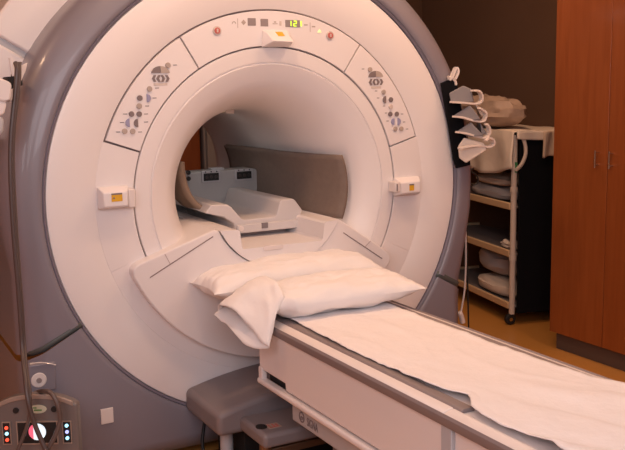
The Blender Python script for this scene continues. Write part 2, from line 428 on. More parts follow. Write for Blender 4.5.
# ---------- docking plate across the lower bore
PY=-.055
def arc(r,a0,a1,n,cz=Z0): return [(r*math.cos(math.radians(a0+(a1-a0)*i/n)), cz+r*math.sin(math.radians(a0+(a1-a0)*i/n))) for i in range(n+1)]
RD=.700; RI=.308
ia=arc(RI,335.5,204.5,30)
outer=[]
for k in range(61):
    a=206.4+(324.4-206.4)*k/60; r=.698-.05*max(0,min(1,(a-285)/39.4)); outer.append((r*math.cos(math.radians(a)),Z0+r*math.sin(math.radians(a))))
pts=[(-.628,.795),(-.643,.825),(-.642,.850),(-.632,.864),(-.612,.873),(-.30,.976)]+[ia[-1]]+ia[::-1][1:]+[(.30,.960),(.522,.811),(.541,.795),(.551,.775),(.549,.750),(.538,.733)]
pts=pts+outer[::-1][:-1]
obj('docking_plate', PR(pts,1,PY,.012), 'shell', S, bevel=.006, seg=3, ang=60)
# shelf behind it, reaching back into the flare
# keep only what lies inside the flare mouth
shl=[(-.47,.915),(-.30,.972)]+ia[::-1]+[(.30,.956),(.46,.845),(.40,.78),(.25,.67),(0,.62),(-.25,.67),(-.40,.78)]
obj('bore_shelf', PR(shl,1,0.0,.34),'shell',S,ang=60)
obj('bore_floor', sector(.298,.349,206,334,.30,.98),'shell',S)
# fine grooves parallel to the wing tops
def groove(p,q,w,name='panel_groove',m='soft_gap',y=PY,par=S):
    p=Vector((p[0],p[1]));q=Vector((q[0],q[1])); d=(q-p).normalized(); n=Vector((-d.y,d.x))*w/2
    obj(name, PR([tuple(p-n),tuple(q-n),tuple(q+n),tuple(p+n)],1,y-.0012,y+.01), m, par)
groove((-.577,.813),(-.306,.950),.004,m='gap'); groove((.506,.771),(.306,.908),.004,m='gap')
groove((-.492,.858),(-.512,.900),.003); groove((.418,.836),(.446,.858),.003)
# bridge (bore-width centre piece) with cradle channel
br=[(-.283,.972),(-.200,.968),(-.190,.960),(-.182,.893),(-.175,.886),(.192,.886),(.199,.893),(.208,.958),(.218,.966),(.283,.970)]+arc(RI-.006,335.4,204.6,30)
def ztop(x):
    t=[(-.283,.972),(-.200,.968),(-.190,.962),(-.182,.893),(-.175,.886),(.192,.886),(.199,.893),(.208,.958),(.218,.966),(.283,.970)]
    for (a,b),(c,d) in zip(t,t[1:]):
        if a<=x<=c: return b+(d-b)*(x-a)/(c-a)
    return .97
xs=sorted(set([-.277,-.24,-.200,-.190,-.182,-.175,.192,.199,.208,.218,.25,.277]+[-.17+.02*i for i in range(18)]))
bm=bmesh.new(); cols=[]
for x in xs:
    zb_=Z0-math.sqrt(max(.305**2-x*x,0)); cols.append([bm.verts.new((x,y,z)) for y,z in ((PY-.008,min(zb_,ztop(x)-.001)),(PY-.008,ztop(x)),(.98,ztop(x)),(.98,min(zb_,ztop(x)-.001)))])
for A_,B_ in zip(cols,cols[1:]):
    for k in range(4): bm.faces.new((A_[k],A_[(k+1)%4],B_[(k+1)%4],B_[k]))
bm.faces.new(cols[0]); bm.faces.new(cols[-1][::-1])
bd=obj('table_bridge', bm,'shell',S,ang=30)
p=at(273.5,247.5,1,PY-.01)
obj('grip_recess', PR([(p.x+s*.036+.011*math.cos(a),p.z+.011*math.sin(a)) for s,rg in ((1,range(-3,4)),(-1,range(3,10))) for a in [i*pi/6 for i in rg]],1,PY-.011,PY-.004),'white_plastic',bd,bevel=.002)
obj('bore_lamp', sector(.325,.346,86,100,.60,.66),'bore_light',S,label='lit yellow lamp strip')
obj('lamp_housing', sector(.325,.348,80,88,.52,.70),'white_plastic',S,bevel=.005)

# white round disc and square switch on the skirt
p=at(38,379,1,.0)
d=obj('port_cover', CY((p.x,.075,p.z),(p.x,-.018,p.z),.030,28),'white_plastic',S,bevel=.004,label='round white disc')
obj('disc_hub', CY((p.x,-.017,p.z),(p.x,-.023,p.z),.010,20),'display',d)
p=at(107,415.8,1,-.014); obj('blank_plate', BX(p.x-.025,p.x+.025,-.0185,-.010,p.z-.031,p.z+.031),'white_plastic',S,bevel=.0015,label='small square white sticker')
p=at(38,366,1,.0); q=at(56,372,1,0)
obj('latch_plate', BX(p.x-.038,p.x+.062,.0-.016,.03,p.z-.10,p.z+.012),'bezel',S,bevel=.006)
obj('latch_edge', TB([at(30,364,1,-.02),at(42,362.5,1,-.02),at(56,365,1,-.02)],.0022),'white_plastic',S)

# ------------------------------------------------------------------ cradle and pads in the bore
cr=thing('patient_cradle','pale grey channel-shaped cradle board lying deep in the bore','cradle',(0,.55,.887))
prf=[(-.205,1.043),(-.130,1.040),(-.112,1.028),(-.065,.972),(-.05,.966),(.098,.966),(.108,.973),(.126,1.030),(.138,1.040),(.195,1.040),(.205,1.032),(.240,.985),(.213,.912),(.205,.905),(-.088,.905),(-.096,.912),(-.100,.952),(-.150,.985),(-.235,1.01)]
obj('board', PR(prf,1,.20,.80),'cradle',cr,bevel=.005,seg=3,ang=50)
obj('runner', BX(-.06,.17,.24,.79,.887,.907),'strip',cr)
obj('end_plate', BX(-.092,.208,.185,.201,.908,.946),'cradle',cr,bevel=.004)
obj('latch', CY((-.075,.180,.930),(-.075,.190,.930),.012,16),'white_plastic',cr)
obj('latch_slot', BX(.025,.055,.181,.187,.922,.946),'ink',cr)
cb=thing('coil_connector_box','grey connector box with two black sockets standing inside the bore','connector box',(0,.86,.93))
pts=[(-.285,.974),(-.17,.974),(-.17,.888),(.18,.888),(.19,.974),(.285,.974),(.300,.985),(.300,1.105),(.297,1.118),(.288,1.127),(.275,1.130),(-.275,1.130),(-.29,1.12),(-.295,1.10)]
obj('housing', PR(pts,1,.80,.93),'bore_box',cb,bevel=.006,seg=3)
for q in ((210.5,176.3),(243.3,174.5)):
    p=at(q[0],q[1],1,.80)
    s=obj('socket', BX(p.x-.050,p.x+.050,.790,.802,p.z-.030,p.z+.030),'grey_plate',cb,bevel=.004)
    obj('socket_hole', BX(p.x-.041,p.x+.041,.786,.792,p.z-.021,p.z+.017),'black',s,bevel=.004)
    bm=bmesh.new()
    for k in range(3): cyl(bm,(p.x-.025+.025*k,.786,p.z-.002),(p.x-.025+.025*k,.782,p.z-.002),.008,12)
    obj('contacts',bm,'dark_metal',s)
    for k in (-1,0,1): obj('screw', CY((p.x+k*.03,.790,p.z+.024),(p.x+k*.03,.787,p.z+.024),.0035,8),'black',s)
p=at(190,176,1,.80); 
for dz in (.018,-.012): obj('port', CY((p.x-.01,.80,p.z+dz),(p.x-.01,.79,p.z+dz),.011,14),'black',cb)
p=at(217,163,1,.84); obj('top_clip', BX(p.x-.035,p.x+.035,.83,.88,1.128,1.142),'grey_plate',cb,bevel=.004)
# right mat: stands against the right bore wall
def mat_right(u,v):
    y=.045+1.08*u
    z0=.955+.02*u; z=z0+(1.236-z0)*v
    k=(z-1.1)
    rr=.405-.085*min(1,u*2.2)**.8
    if rr<.322: rr=.322
    x=math.sqrt(max(rr*rr-k*k*1.1,.01))
    x-= .012*math.sin(u*pi*2.3)
    x=min(x, .322 if u>.45 else .5)
    return (x-.02,y,z)
bm=bmesh.new(); grid(bm,mat_right,30,14)
m=obj('bore_mat',bm,'brown_pad',solid=.018); tag(m,'large brown padded mat curving along the right bore wall','mat','mats lining the bore')
MP=smooth_path([at(a,b,1,.28) for a,b in ((182.5,162),(183.5,174),(186,186),(191,197),(199.5,206.5),(212,212))],5)
bm=bmesh.new(); NM=len(MP)-1
grid(bm,lambda u,v:(MP[int(round(v*NM))].x-.02*u, .28+.16*u, MP[int(round(v*NM))].z+.0),4,NM)
m=obj('bore_mat',bm,'brown_pad_light',solid=.020); tag(m,'narrow tan mat curving along the left bore wall by the sockets','mat','mats lining the bore')

# ------------------------------------------------------------------ docking base between table and scanner
D=thing('docking_base','purple-grey docking base with stepped top under the table head','docking base',(0,-.3,0))
bm=bmesh.new()
def topA(x): return .315+.062*max(0,1-(x/.44)**2)
N=20; V=[]
for i in range(N+1):
    x=-.435+.87*i/N
    V.append([bm.verts.new((x,y,z)) for y,z in ((-.002,.225),(-.002,topA(x)),(-.36,topA(x)+.0),(-.36,.225))])
for A,B in zip(V,V[1:]):
    for k in range(4): bm.faces.new((A[k],A[(k+1)%4],B[(k+1)%4],B[k]))
bm.faces.new(V[0]); bm.faces.new(V[-1][::-1])
obj('upper_cover',bm,'dock',D,bevel=.022,seg=4,ang=50)
bm=BX(-.345,.345,-.575,-.345,.235,.292); pc=obj('pedal_cover',bm,'dock',D,bevel=.016,seg=3)
p=at(261.5,426.8,2,.292); obj('pedal_hole', PR(disc_pts(p.x,p.y,.021,20,.026),2,.290,.2935),'black',pc)
p=at(273,425.8,2,.292)
lb=obj('pedal_label', BX(p.x-.026,p.x+.026,p.y-.024,p.y+.022,.291,.2935),'trim_light',pc)
bm=bmesh.new(); box(bm,p.x-.018,p.x+.018,p.y-.018,p.y-.013,.2935,.2945); box(bm,p.x-.018,p.x-.013,p.y-.018,p.y+.016,.2935,.2945); box(bm,p.x-.002,p.x+.004,p.y-.014,p.y+.016,.2935,.2945); box(bm,p.x+.010,p.x+.018,p.y-.01,p.y+.01,.2935,.2945)
obj('label_symbol',bm,'red',lb)
obj('frame', BX(-.30,.30,-.30,-.02,0,.226),'black',D)
for x,y in ((-.345,-.22),(.345,-.22)): obj('post', CY((x,y,0),(x,y,.23),.026,20),'grey_plate',D)
for x,y in ((-.315,-.52),(.315,-.52)): obj('post', CY((x,y,0),(x,y,.24),.022,20),'copper',D)
obj('pedal_linkage', BX(-.28,.28,-.50,-.40,.17,.20),'copper',D,bevel=.004)
obj('base_plate', BX(-.38,.38,-.56,-.02,0,.03),'black',D)
obj('cable_loop', TB([(-.37,-.06,.20),(-.41,-.12,.10),(-.40,-.20,.03),(-.33,-.27,.02)],.007),'black',D)

# ------------------------------------------------------------------ patient table
T=thing('patient_table','long white patient table with grey edge rails under a sheet','table',(0,-1.3,0))
YH, YE = -.41, -2.75
# bed deck (upper tray) runs on to the scanner
def rail_prof(s):   # white rounded shoulder between inner strip and outer strip
    return [(s*.247,.695),(s*.262,.694),(s*.280,.688),(s*.287,.680),(s*.283,.660),(s*.245,.660)]
obj('deck', BX(-.262,.262,YE,-.14,.655,.688),'tbl_light',T,bevel=.004)
for s in (-1,1):
    obj('side_rail', PR(rail_prof(s),1,-1.566,YH+.0),'tbl_light',T,bevel=.003)
    obj('side_rail', PR([(x*1.012,z) for x,z in rail_prof(s)],1,YE,-1.569),'tbl_light',T,bevel=.003)
    obj('edge_strip', PR([(s*.290,.690),(s*.2945,.682),(s*.2925,.662),(s*.288,.655),(s*.281,.657),(s*.283,.686)],1,YE,YH),'strip',T)
    obj('inner_strip', PR([(s*.205,.688),(s*.205,.697),(s*.215,.700),(s*.243,.700),(s*.250,.694),(s*.250,.688)],1,-1.60,-.16),'strip',T,bevel=.002)
obj('deck_end', BX(-.255,.255,-.18,-.13,.66,.70),'strip',T,bevel=.008)
# body
obj('body_panel', PR([(YH,.657),(YH,.492),(-.625,.492),(-.63,.466),(-1.555,.466),(-1.555,.657)],0,-.279,.279),'tbl',T,bevel=.004)
obj('foot_panel', BX(-.272,.272,YE,-1.60,.40,.657),'tbl',T,bevel=.006)
obj('upright', BX(-.283,-.26,-1.602,-1.556,.05,.657),'grey_plate',T,bevel=.003)
obj('upright', BX(.26,.283,-1.602,-1.556,.05,.657),'grey_plate',T,bevel=.003)
# side lip below the body (open slot at the head end)
for s in (-1,1):
    x0,x1=(s*.292,s*.258) if s<0 else (s*.258,s*.292)
    obj('lower_rail', BX(x0,x1,-1.555,YH,.436,.458),'tbl_light',T,bevel=.008,seg=3)
obj('head_post', BX(-.284,-.262,YH-.030,YH,.45,.50),'tbl',T,bevel=.003)
obj('slot_insert', BX(-.250,.250,-.64,YH-.03,.440,.495),'black',T)
obj('inner_core', BX(-.262,.262,-1.56,-.63,.44,.47),'strip',T)
# under body with lettering
ub=obj('under_body', BX(-.252,.252,-1.555,-.622,.350,.442),'grey_plate',T,bevel=.005)
obj('column_cover', BX(-.19,.19,-1.45,-.80,.06,.352),'strip',T,bevel=.01)
obj('foot_base', BX(-.25,.25,-2.3,-.75,.02,.09),'strip',T,bevel=.01)
def text_mesh(s, size, m, origin, parent, name, axis_x=(0,-1,0), axis_y=(0,0,1), shear=0, depth=.0006):
    cu=bpy.data.curves.new(name,'FONT'); cu.body=s; cu.size=size; cu.extrude=depth; cu.shear=shear; cu.align_x='CENTER'; cu.align_y='CENTER'
    o=bpy.data.objects.new(name,cu); C.objects.link(o); bpy.context.view_layer.update()
    dg=bpy.context.evaluated_depsgraph_get(); me=bpy.data.meshes.new_from_object(o.evaluated_get(dg))
    bpy.data.objects.remove(o); bpy.data.curves.remove(cu)
    ax=Vector(axis_x); ay=Vector(axis_y); az=ax.cross(ay); og=Vector(origin)-root_of(parent).location
    for v in me.vertices: v.co = og+ax*v.co.x+ay*v.co.y+az*v.co.z
    me.materials.clear(); me.materials.append(MATS[m])
    o=bpy.data.objects.new(name,me); C.objects.link(o); o.parent=parent; return o
p=at(312.5,425.5,0,-.2525)
lt=text_mesh('SIGNA',.044,'ink',(-.2535,p.y,p.z),ub,'lettering',axis_x=(0,-.62,0))
p=at(301.8,417.2,0,-.2525)
bm=bmesh.new()
for i in range(24):
    a=2*pi*i/24; b=2*pi*(i+1)/24
    prism(bm,[(p.y+.020*math.cos(a),p.z+.020*math.sin(a)),(p.y+.020*math.cos(b),p.z+.020*math.sin(b)),(p.y+.015*math.cos(b),p.z+.015*math.sin(b)),(p.y+.015*math.cos(a),p.z+.015*math.sin(a))],0,-.2540,-.2515)
obj('round_logo',bm,'ink',ub)
text_mesh('ge',.026,'ink',(-.2535,p.y,p.z),ub,'logo_letters',shear=.4)
# ------------------------------------------------------------------ sheet
E_L=[(-.40,-.222),(-.66,-.216),(-.80,-.224),(-.995,-.227),(-1.2,-.222),(-1.40,-.214),(-1.455,-.206),(-1.50,-.192),(-1.54,-.178),(-1.575,-.200),(-1.61,-.228),(-1.68,-.240),(-1.75,-.246),(-1.83,-.240),(-1.91,-.247),(-2.05,-.262),(-2.3,-.285),(-2.62,-.29)]
def lerp(tab,y):
    tab=sorted(tab); 
    if y<=tab[0][0]: return tab[0][1]
    for (a,b),(c,d) in zip(tab,tab[1:]):
        if a<=y<=c: return b+(d-b)*(y-a)/(c-a)
    return tab[-1][1]
E_R=[(-.40,.205),(-.78,.202),(-1.5,.205),(-1.60,.212),(-1.68,.245),(-1.75,.265),(-1.9,.285),(-2.2,.29),(-2.62,.29)]
def sheet(u,v):
    y=-.30-2.30*u
    xl=lerp(E_L,y); xr=lerp(E_R,y); xl+=.005*noise.noise(Vector((y*14,0,2)))+.003*noise.noise(Vector((y*40,0,2))); x=xl+(xr-xl)*v
    z=.7055
    w=max(0,min(1,(-1.45-y)/.35))
    z+= .0035*noise.noise(Vector((x*6,y*3,0)))+.004*noise.noise(Vector((x*14,y*7,3)))+.004*(1-abs(noise.noise(Vector((x*4+y*1.5,y*2.6-x*2,9)))))**8
    # folds at the loose foot end
    z+= w*(.022*abs(noise.noise(Vector((x*5+y*2.2,y*1.2,7))))+.016*max(0,math.sin((x*1.0+y*.55)*14+1.0))**3)
    if v<.06 or v>.94: z+=.003*noise.noise(Vector((y*22,0,1)))+.002
    z=max(z,.7025)
    if abs(x)>.262: z-= (abs(x)-.262)*.35
    return (x,y,z)
bm=bmesh.new(); grid(bm,sheet,230,46)
sh=obj('bed_sheet',bm,'linen',solid=.0025); tag(sh,'thin white cotton sheet spread along the patient table, creased at the foot','sheet')

# ------------------------------------------------------------------ pillows
def pillow_bm(L,W,Hh,seed,open_end=False,nu=70,nv=44, ea=2.6):
    bm=bmesh.new()
    def f(sign):
        def g(u,v):
            a=2*u-1; b=2*v-1
            # outline slightly concave between the corners
            x=a*L/2*(1-.035*(1-abs(a)**2)*0-.05*(b*b)*0); y=b*W/2
            cx=1-.07*(1-b*b)*abs(a)**6*1.0; cy=1-.06*(1-a*a)*abs(b)**6
            x=a*L/2*(1-.06*(1-b*b)*abs(a)**4); y=b*W/2*(1-.07*(1-a*a)*abs(b)**4)
            h=((1-abs(a)**ea)**.58)*((1-abs(b)**2.4)**.58)
            t=Hh/2*h
            wr=.013*noise.noise(Vector((a*3.2+seed,b*2.2,seed)))+.006*noise.noise(Vector((a*8+seed,b*6,1+seed)))
            edge=min(1,h*3)
            wr+= .006*math.sin(b*16+a*5+seed)*(abs(a)**5)*edge*0.9
            zz=sign*t + wr*edge
            return (x,y,zz)
        return g
    grid(bm,f(1),nu,nv); grid(bm,f(-1),nu,nv)
    bmesh.ops.remove_doubles(bm,verts=bm.verts[:],dist=5e-4)
    return bm
def xform(bm, loc, rz=0, rx=0, ry=0):
    m=Matrix.Translation(loc)@Matrix.Rotation(rz,4,'Z')@Matrix.Rotation(ry,4,'Y')@Matrix.Rotation(rx,4,'X')
    bmesh.ops.transform(bm,matrix=m,verts=bm.verts[:])
bm=pillow_bm(.77,.26,.15,2.3,ea=4.2); xform(bm,(-.030,-.175,.780),rz=.02,rx=math.radians(0),ry=math.radians(-1))
for v in bm.verts: v.co.z=max(v.co.z,.703)
pl=obj('pillow',bm,'linen2'); tag(pl,'flatter white pillow at the table head, behind the other against the scanner','pillow','pillows on the patient table')
bm=pillow_bm(.74,.29,.122,5.1,ea=3.6)
for v in bm.verts:
    if v.co.x<-.18:
        t=min(1,(-.18-v.co.x)/.2); v.co.y*=1-.62*t; v.co.z*=1-.45*t; v.co.x+=.08*t
xform(bm,(-.035,-.490,.770),rz=-.045,rx=math.radians(2),ry=math.radians(-1))
for v in bm.verts:
    if v.co.z<.709: v.co.z=.709+(v.co.z-.709)*.03
FP=thing('pillow','plump white pillow nearer the camera with open case end hanging over the table side','pillow',(-.03,-.47,.70),group='pillows on the patient table')
obj('pillow_body',bm,'linen2',FP)
def sleeve(u,v):
    a=2*pi*v
    cy=-.45-.02*u; cxx=-.25-.165*u; cz=.785-.020*u-.052*u*u
    hw=.130-.01*u+.030*u*u; hh=.062*(1-u)+.038*u
    y=cy+hw*math.cos(a); z=cz+hh*math.sin(a)
    k=max(0,-math.cos(a))
    z-= .085*k*u*u; x=cxx+.075*k*u
    z-= .008*math.sin(a*3+1)*u; x+=.008*math.sin(a*4+.5)*u+.006*noise.noise(Vector((u*4,math.cos(a)*2,math.sin(a)*2)))
    z+= .008*noise.noise(Vector((u*5,math.cos(a)*3,math.sin(a)*3+4)))
    return (x,y,z)
bm=bmesh.new(); grid(bm,sleeve,20,48)
cs=obj('pillowcase_end',bm,'linen2',FP,solid=.003)

# ------------------------------------------------------------------ wall cabinet
K=thing('tall_cabinet','tall reddish-brown wood cabinet with bar handles along the right wall','cabinet',(2.3,-.6,0))
XC=1.98; YC0=.43
obj('carcass', BX(XC+.022,XR-.005,-2.02,YC0,.10,2.5),'cabinet_wood',K)
obj('toe_kick', BX(XC+.03,XR-.01,-2.0,YC0-.03,0,.10),'kick',K)
obj('end_trim', BX(XC+.045,XC+.075,YC0,YC0+.012,.12,1.25),'trim_light',K)
ys=[YC0,.025,-.385,-.79,-1.20,-1.61,-2.02]
for i in range(6):
    y1,y0=ys[i],ys[i+1]
    d=obj('door', BX(XC,XC+.021,y0+.002,y1-.002,.102,2.498),'cabinet_wood' if i%2 else 'cabinet_wood2',K,bevel=.002)
    hy=(y0+.062) if i%2==0 else (y1-.035)
    if i==0: hy=.088
    bm=bmesh.new(); cyl(bm,(XC-.028,hy,1.085),(XC-.028,hy,1.178),.0045,10); cyl(bm,(XC-.028,hy,1.10),(XC,hy,1.10),.004,8); cyl(bm,(XC-.028,hy,1.165),(XC,hy,1.165),.004,8)
    obj('handle',bm,'chrome',d,label='slim metal bar handle')

# ------------------------------------------------------------------ linen cart
LC,WC=1.15,.46
K2=thing('linen_cart','white tube-framed linen cart on castors with a black side cover','cart',(2.14,.94,0),rotz=-math.radians(12))
# local frame: +y away along the cart, +x to the right
def post(x,y,top):
    o=obj('post', CY((x,y,.07),(x,y,top),.019,16),'cart_white',K2,local=True); return o
pf=post(0,0,1.22); post(WC,0,1.22); post(0,LC,1.22); post(WC,LC,1.22)
for z in (.42,.86,1.0): obj('post_collar', CY((0,0,z),(0,0,z+.03),.024,16),'cart_white',pf,local=True)
obj('tag', BX(-.006,.010,-.024,-.018,.985,1.05),'tag_green',pf,local=True,label='small green tag')
for z,nm in ((.76,'shelf'),(.455,'shelf'),(.115,'shelf')):
    bm=BX(-.015,WC+.015,-.01,LC+.01,z-.004,z+.012); s=obj(nm,bm,'shelf_grey',K2,local=True,bevel=.004)
    obj('shelf_rail', BX(-.022,-.006,.015,LC,z-.016,z+.030),'cart_shelf',s,local=True,bevel=.007,seg=3)
    obj('shelf_rail', BX(.01,WC,LC-.008,LC+.012,z-.016,z+.030),'cart_shelf',s,local=True,bevel=.007,seg=3)
obj('top_shelf', BX(-.015,WC+.015,-.01,LC+.01,1.19,1.215),'cart_white',K2,local=True,bevel=.004)
obj('side_cover', BX(.022,WC+.012,-.030,-.014,.075,1.19),'black_cloth',K2,local=True,bevel=.004,label='black fabric side cover')
obj('side_cover', BX(WC-.01,WC+.008,-.014,LC,.075,1.19),'black_cloth',K2,local=True,label='black fabric far side cover')
obj('push_handle', TB([(0.0,-.02,1.00),(.025,-.05,1.04),(.045,-.06,1.11),(.035,-.05,1.19),(.01,-.02,1.22)],.012),'cart_white',K2,local=True)
for x,y in ((0,0),(WC,0),(0,LC),(WC,LC)):
    w=obj('castor', CY((x-.012,y-.012,.036),(x-.012,y+.014,.036),.036,24),'black',K2,local=True,bevel=.005)
    obj('castor_hub', CY((x-.012,y-.016,.036),(x-.012,y+.018,.036),.012,16),'chrome',w,local=True)
    obj('castor_fork', BX(x-.010,x+.010,y-.014,y+.014,.065,.085),'dark_metal',w,local=True)
def cartpt(x,y,z):
    a=-math.radians(12); return Vector((2.14+x*math.cos(a)-y*math.sin(a), .94+x*math.sin(a)+y*math.cos(a), z))
def lump(name, c, size, m, seed, label, cat, group=None, rz=-.21, flat=.0, amp=.012, e=.7):
    """soft folded textile: rounded super-ellipsoid with creases; c is local cart position of its base centre"""
    bm=bmesh.new(); nu,nv=36,20
    P=cartpt(*c)
    def f(u,v):
        a=2*pi*u; b=-pi/2+pi*v
        def sp(w,e): return math.copysign(abs(w)**e,w)
        x=sp(math.cos(a),e)*sp(math.cos(b),e); y=sp(math.sin(a),e)*sp(math.cos(b),e); z=sp(math.sin(b),e)
        n=amp*noise.noise(Vector((x*2+seed,y*2,z*3)))*2
        return Vector(((x*(1+n/size[0]))*size[0]/2,(y*(1+n/size[1]))*size[1]/2,(z+1)*size[2]/2+n*max(0,z)))
    grid(bm,f,nu,nv)
    bmesh.ops.transform(bm,matrix=Matrix.Translation(P)@Matrix.Rotation(rz,4,'Z'),verts=bm.verts[:])
    zmin=P.z
    for v in bm.verts: v.co.z=max(v.co.z,zmin)
    o=obj(name,bm,m); return tag(o,label,cat,group)
lump('folded_blanket',(.15,.40,.774),(.30,.62,.085),'cloth_grey',1,'flat grey folded blanket on the upper cart shelf','blanket','folded blankets on the cart shelves')
lump('folded_blanket',(.14,.38,.866),(.27,.50,.07),'cloth_tan',2,'tan folded blanket on top of the grey one on the upper cart shelf','blanket','folded blankets on the cart shelves')
lump('cloth_pad',(.07,.14,.468),(.10,.18,.05),'cloth_cream',3,'small pinkish pad on the middle cart shelf','pad')
lump('folded_blanket',(.16,.34,.128),(.30,.56,.105),'cloth_cream',4,'cream folded blanket on the bottom cart shelf','blanket','folded blankets on the cart shelves')
lump('spare_pillow',(.18,.42,.240),(.28,.52,.19),'cloth_grey',6,'pale grey pillow heaped on the cream blanket on the bottom cart shelf','pillow',e=.85,amp=.02)
# drape over the cart top
def drape(u,v):
    # u along the cart, v across from hanging left hem up and over the top
    y=-.05+1.15*u
    s=v*.62
    hang=.19+.09*math.sin(u*pi*1.15+.35)
    if v<.35:
        t=v/.35; x=-.040-.012*math.sin(u*24)*(1-t); z=1.235-hang*(1-t)
    else:
        t=(v-.35)/.65; x=-.040+.55*t; z=1.238+.006*math.sin(t*9+u*7)
    x+= .010*noise.noise(Vector((u*8,v*5,2))); z+=.008*noise.noise(Vector((u*6,v*6,5)))
    return cartpt(x,y,z)
bm=bmesh.new(); grid(bm,drape,60,34); dr=obj('draped_sheet',bm,'cloth_cream',solid=.008); tag(dr,'cream sheet draped over the top of the linen cart','sheet')
def flap(u,v):
    return cartpt(-.02+.52*u, -.065-.004*math.sin(u*20), 1.243-.045*v-.012*math.sin(u*pi*1.5)*v)
bm=bmesh.new(); grid(bm,flap,30,5); obj('end_fold',bm,'cloth_cream',dr,solid=.010)

bm=bmesh.new(); grid(bm,lambda u,v: cartpt(.150+.10*u,-.085-.008*math.sin(u*7+v*2),1.24-.165*v+.012*math.sin(u*3.1)*v),8,12); obj('hanging_corner',bm,'cloth_tan',dr,solid=.014)
# rolled bundle on top
lump('wrapped_roll',(.08,.50,1.25),(.25,.80,.20),'wrap',9,'tan roll in crinkled plastic wrap lying on top of the linen cart','roll',amp=.035,e=.75)

# ------------------------------------------------------------------ strap organiser on the right edge of the surround
O=thing('strap_organiser','black hanging organiser with four grey pouches and white straps at the scanner right edge','organiser',(1.02,-.02,1.12))
OY=-.028
A=lambda q,y=OY: at(q[0],q[1],1,y)
def poly(pts,y0,y1):
    P=[A(q,OY) for q in pts]; bm=bmesh.new(); prism(bm,[(p.x,p.z) for p in P],1,y0,y1); return bm
obj('backing', poly([(441.5,83),(456,77.5),(459,92),(469,150),(471,165),(457,168.5),(454,158),(449,125)],OY,OY+.014),'black_cloth',O,bevel=.004)
def pouch(tri,back,depth,m='pouch'):
    """folded grey pouch: ridge corner pushed out, front face triangular"""
    bm=bmesh.new(); F=[bm.verts.new(A(q,OY-depth*d)) for q,d in tri]; Bk=[bm.verts.new(A(q,OY)+Vector((0,.03 if A(q,OY).x>1.07 else -.002,0))) for q,_ in tri]
    bm.faces.new(F); bm.faces.new(Bk[::-1]); n=len(F)
    for i in range(n): bm.faces.new((F[i],F[(i+1)%n],Bk[(i+1)%n],Bk[i]))
    obj('pouch',bm,m,O,bevel=.006,seg=3)
pouch([((449,93),.3),((463,85.5),.6),((471,89),1),((474,102),1),((451,103.5),.4)],0,.07)
pouch([((453.5,115.5),.3),((470,105),.8),((481,119.5),1.1),((470,121.5),.8)],0,.08,'pouch')
pouch([((456.5,131.5),.3),((471,122),.8),((484,136),1.1),((470,137),.8)],0,.08,'pouch')
pouch([((458,146),.3),((464,137.5),.5),((484,143),.9),((487,150),1.0),((466,163),.6),((459,158),.3)],0,.07,'cloth_cream')
pouch([((474,103.5),.9),((485,110),1.1),((482,117),1.1)],0,.06,'cloth_tan')
pouch([((480,122),.9),((487,133),1.1),((482,136),1.1)],0,.06,'pouch')
def strap(pts):
    P=[A(q,OY-.05-.03*i/len(pts)) for i,q in enumerate(pts)]
    obj('strap', TB(P,.0055,n=8,flat=((0,1,0),.012,.0042)),'strap',O)
strap([(451,102),(460,102.5),(470,103.5),(477,103.5),(481,100.5),(481,95),(478,91),(472,90.5)])
strap([(453.5,116.5),(462,117.5),(472,120.5),(480,121.5),(484,119.5),(485,113),(479,108)])
strap([(456.5,132),(466,133.5),(476,136.5),(484,137.5),(488.5,134),(488.5,128),(486,124)])
strap([(459,148.5),(468,146.5),(480,145.5),(488,147),(493,144),(492,139.5),(488,138),(485,141)])
p=A((450,79))
obj('clip', TB([A((449,80)),A((452,76)),A((454,71)),A((456,68)),A((457.5,71)),A((456,76)),A((454.5,79))],.006,flat=((0,1,0),.010,.005)),'white_plastic',O)
obj('clip_base', TB([A((448,77)),A((452,78)),A((455,81)),A((456,85))],.007),'strap',O)

# pull tube and black cord beside the scanner
ct=thing('pull_tube','thin white tube with white plug hanging beside the right edge of the scanner','tube',(1.10,.17,.36))
A2=lambda q,y: at(q[0],q[1],1,y)
obj('tube', TB([A2(q,.17) for q in ((463,166),(464.5,190),(465.5,225),(465.8,260),(464.5,290),(461,312))],.0045,n=8),'white_plastic',ct)
obj('plug', TB([A2((459.5,312),.17),A2((461.5,317),.17),A2((463,323),.17)],.014,n=12,sub=2),'white_plastic',ct,bevel=.003)
bc=TB([A2(q,.40) for q in ((467,150),(466,175),(466,210),(467,260),(468,300),(469,345))]+[],.0045,n=8)
bc=obj('black_cord',bc,'black'); tag(bc,'straight thin black cord hanging to the floor in front of the cart','cord','black cords beside the cart')
bc=TB([A2(q,.30) for q in ((469,166),(472,172),(477,176),(478,182),(473,185),(468,180),(467,172),(474,168))],.004,n=8)
bc=obj('black_cord',bc,'black'); tag(bc,'small looped black cord below the strap organiser','cord','black cords beside the cart')

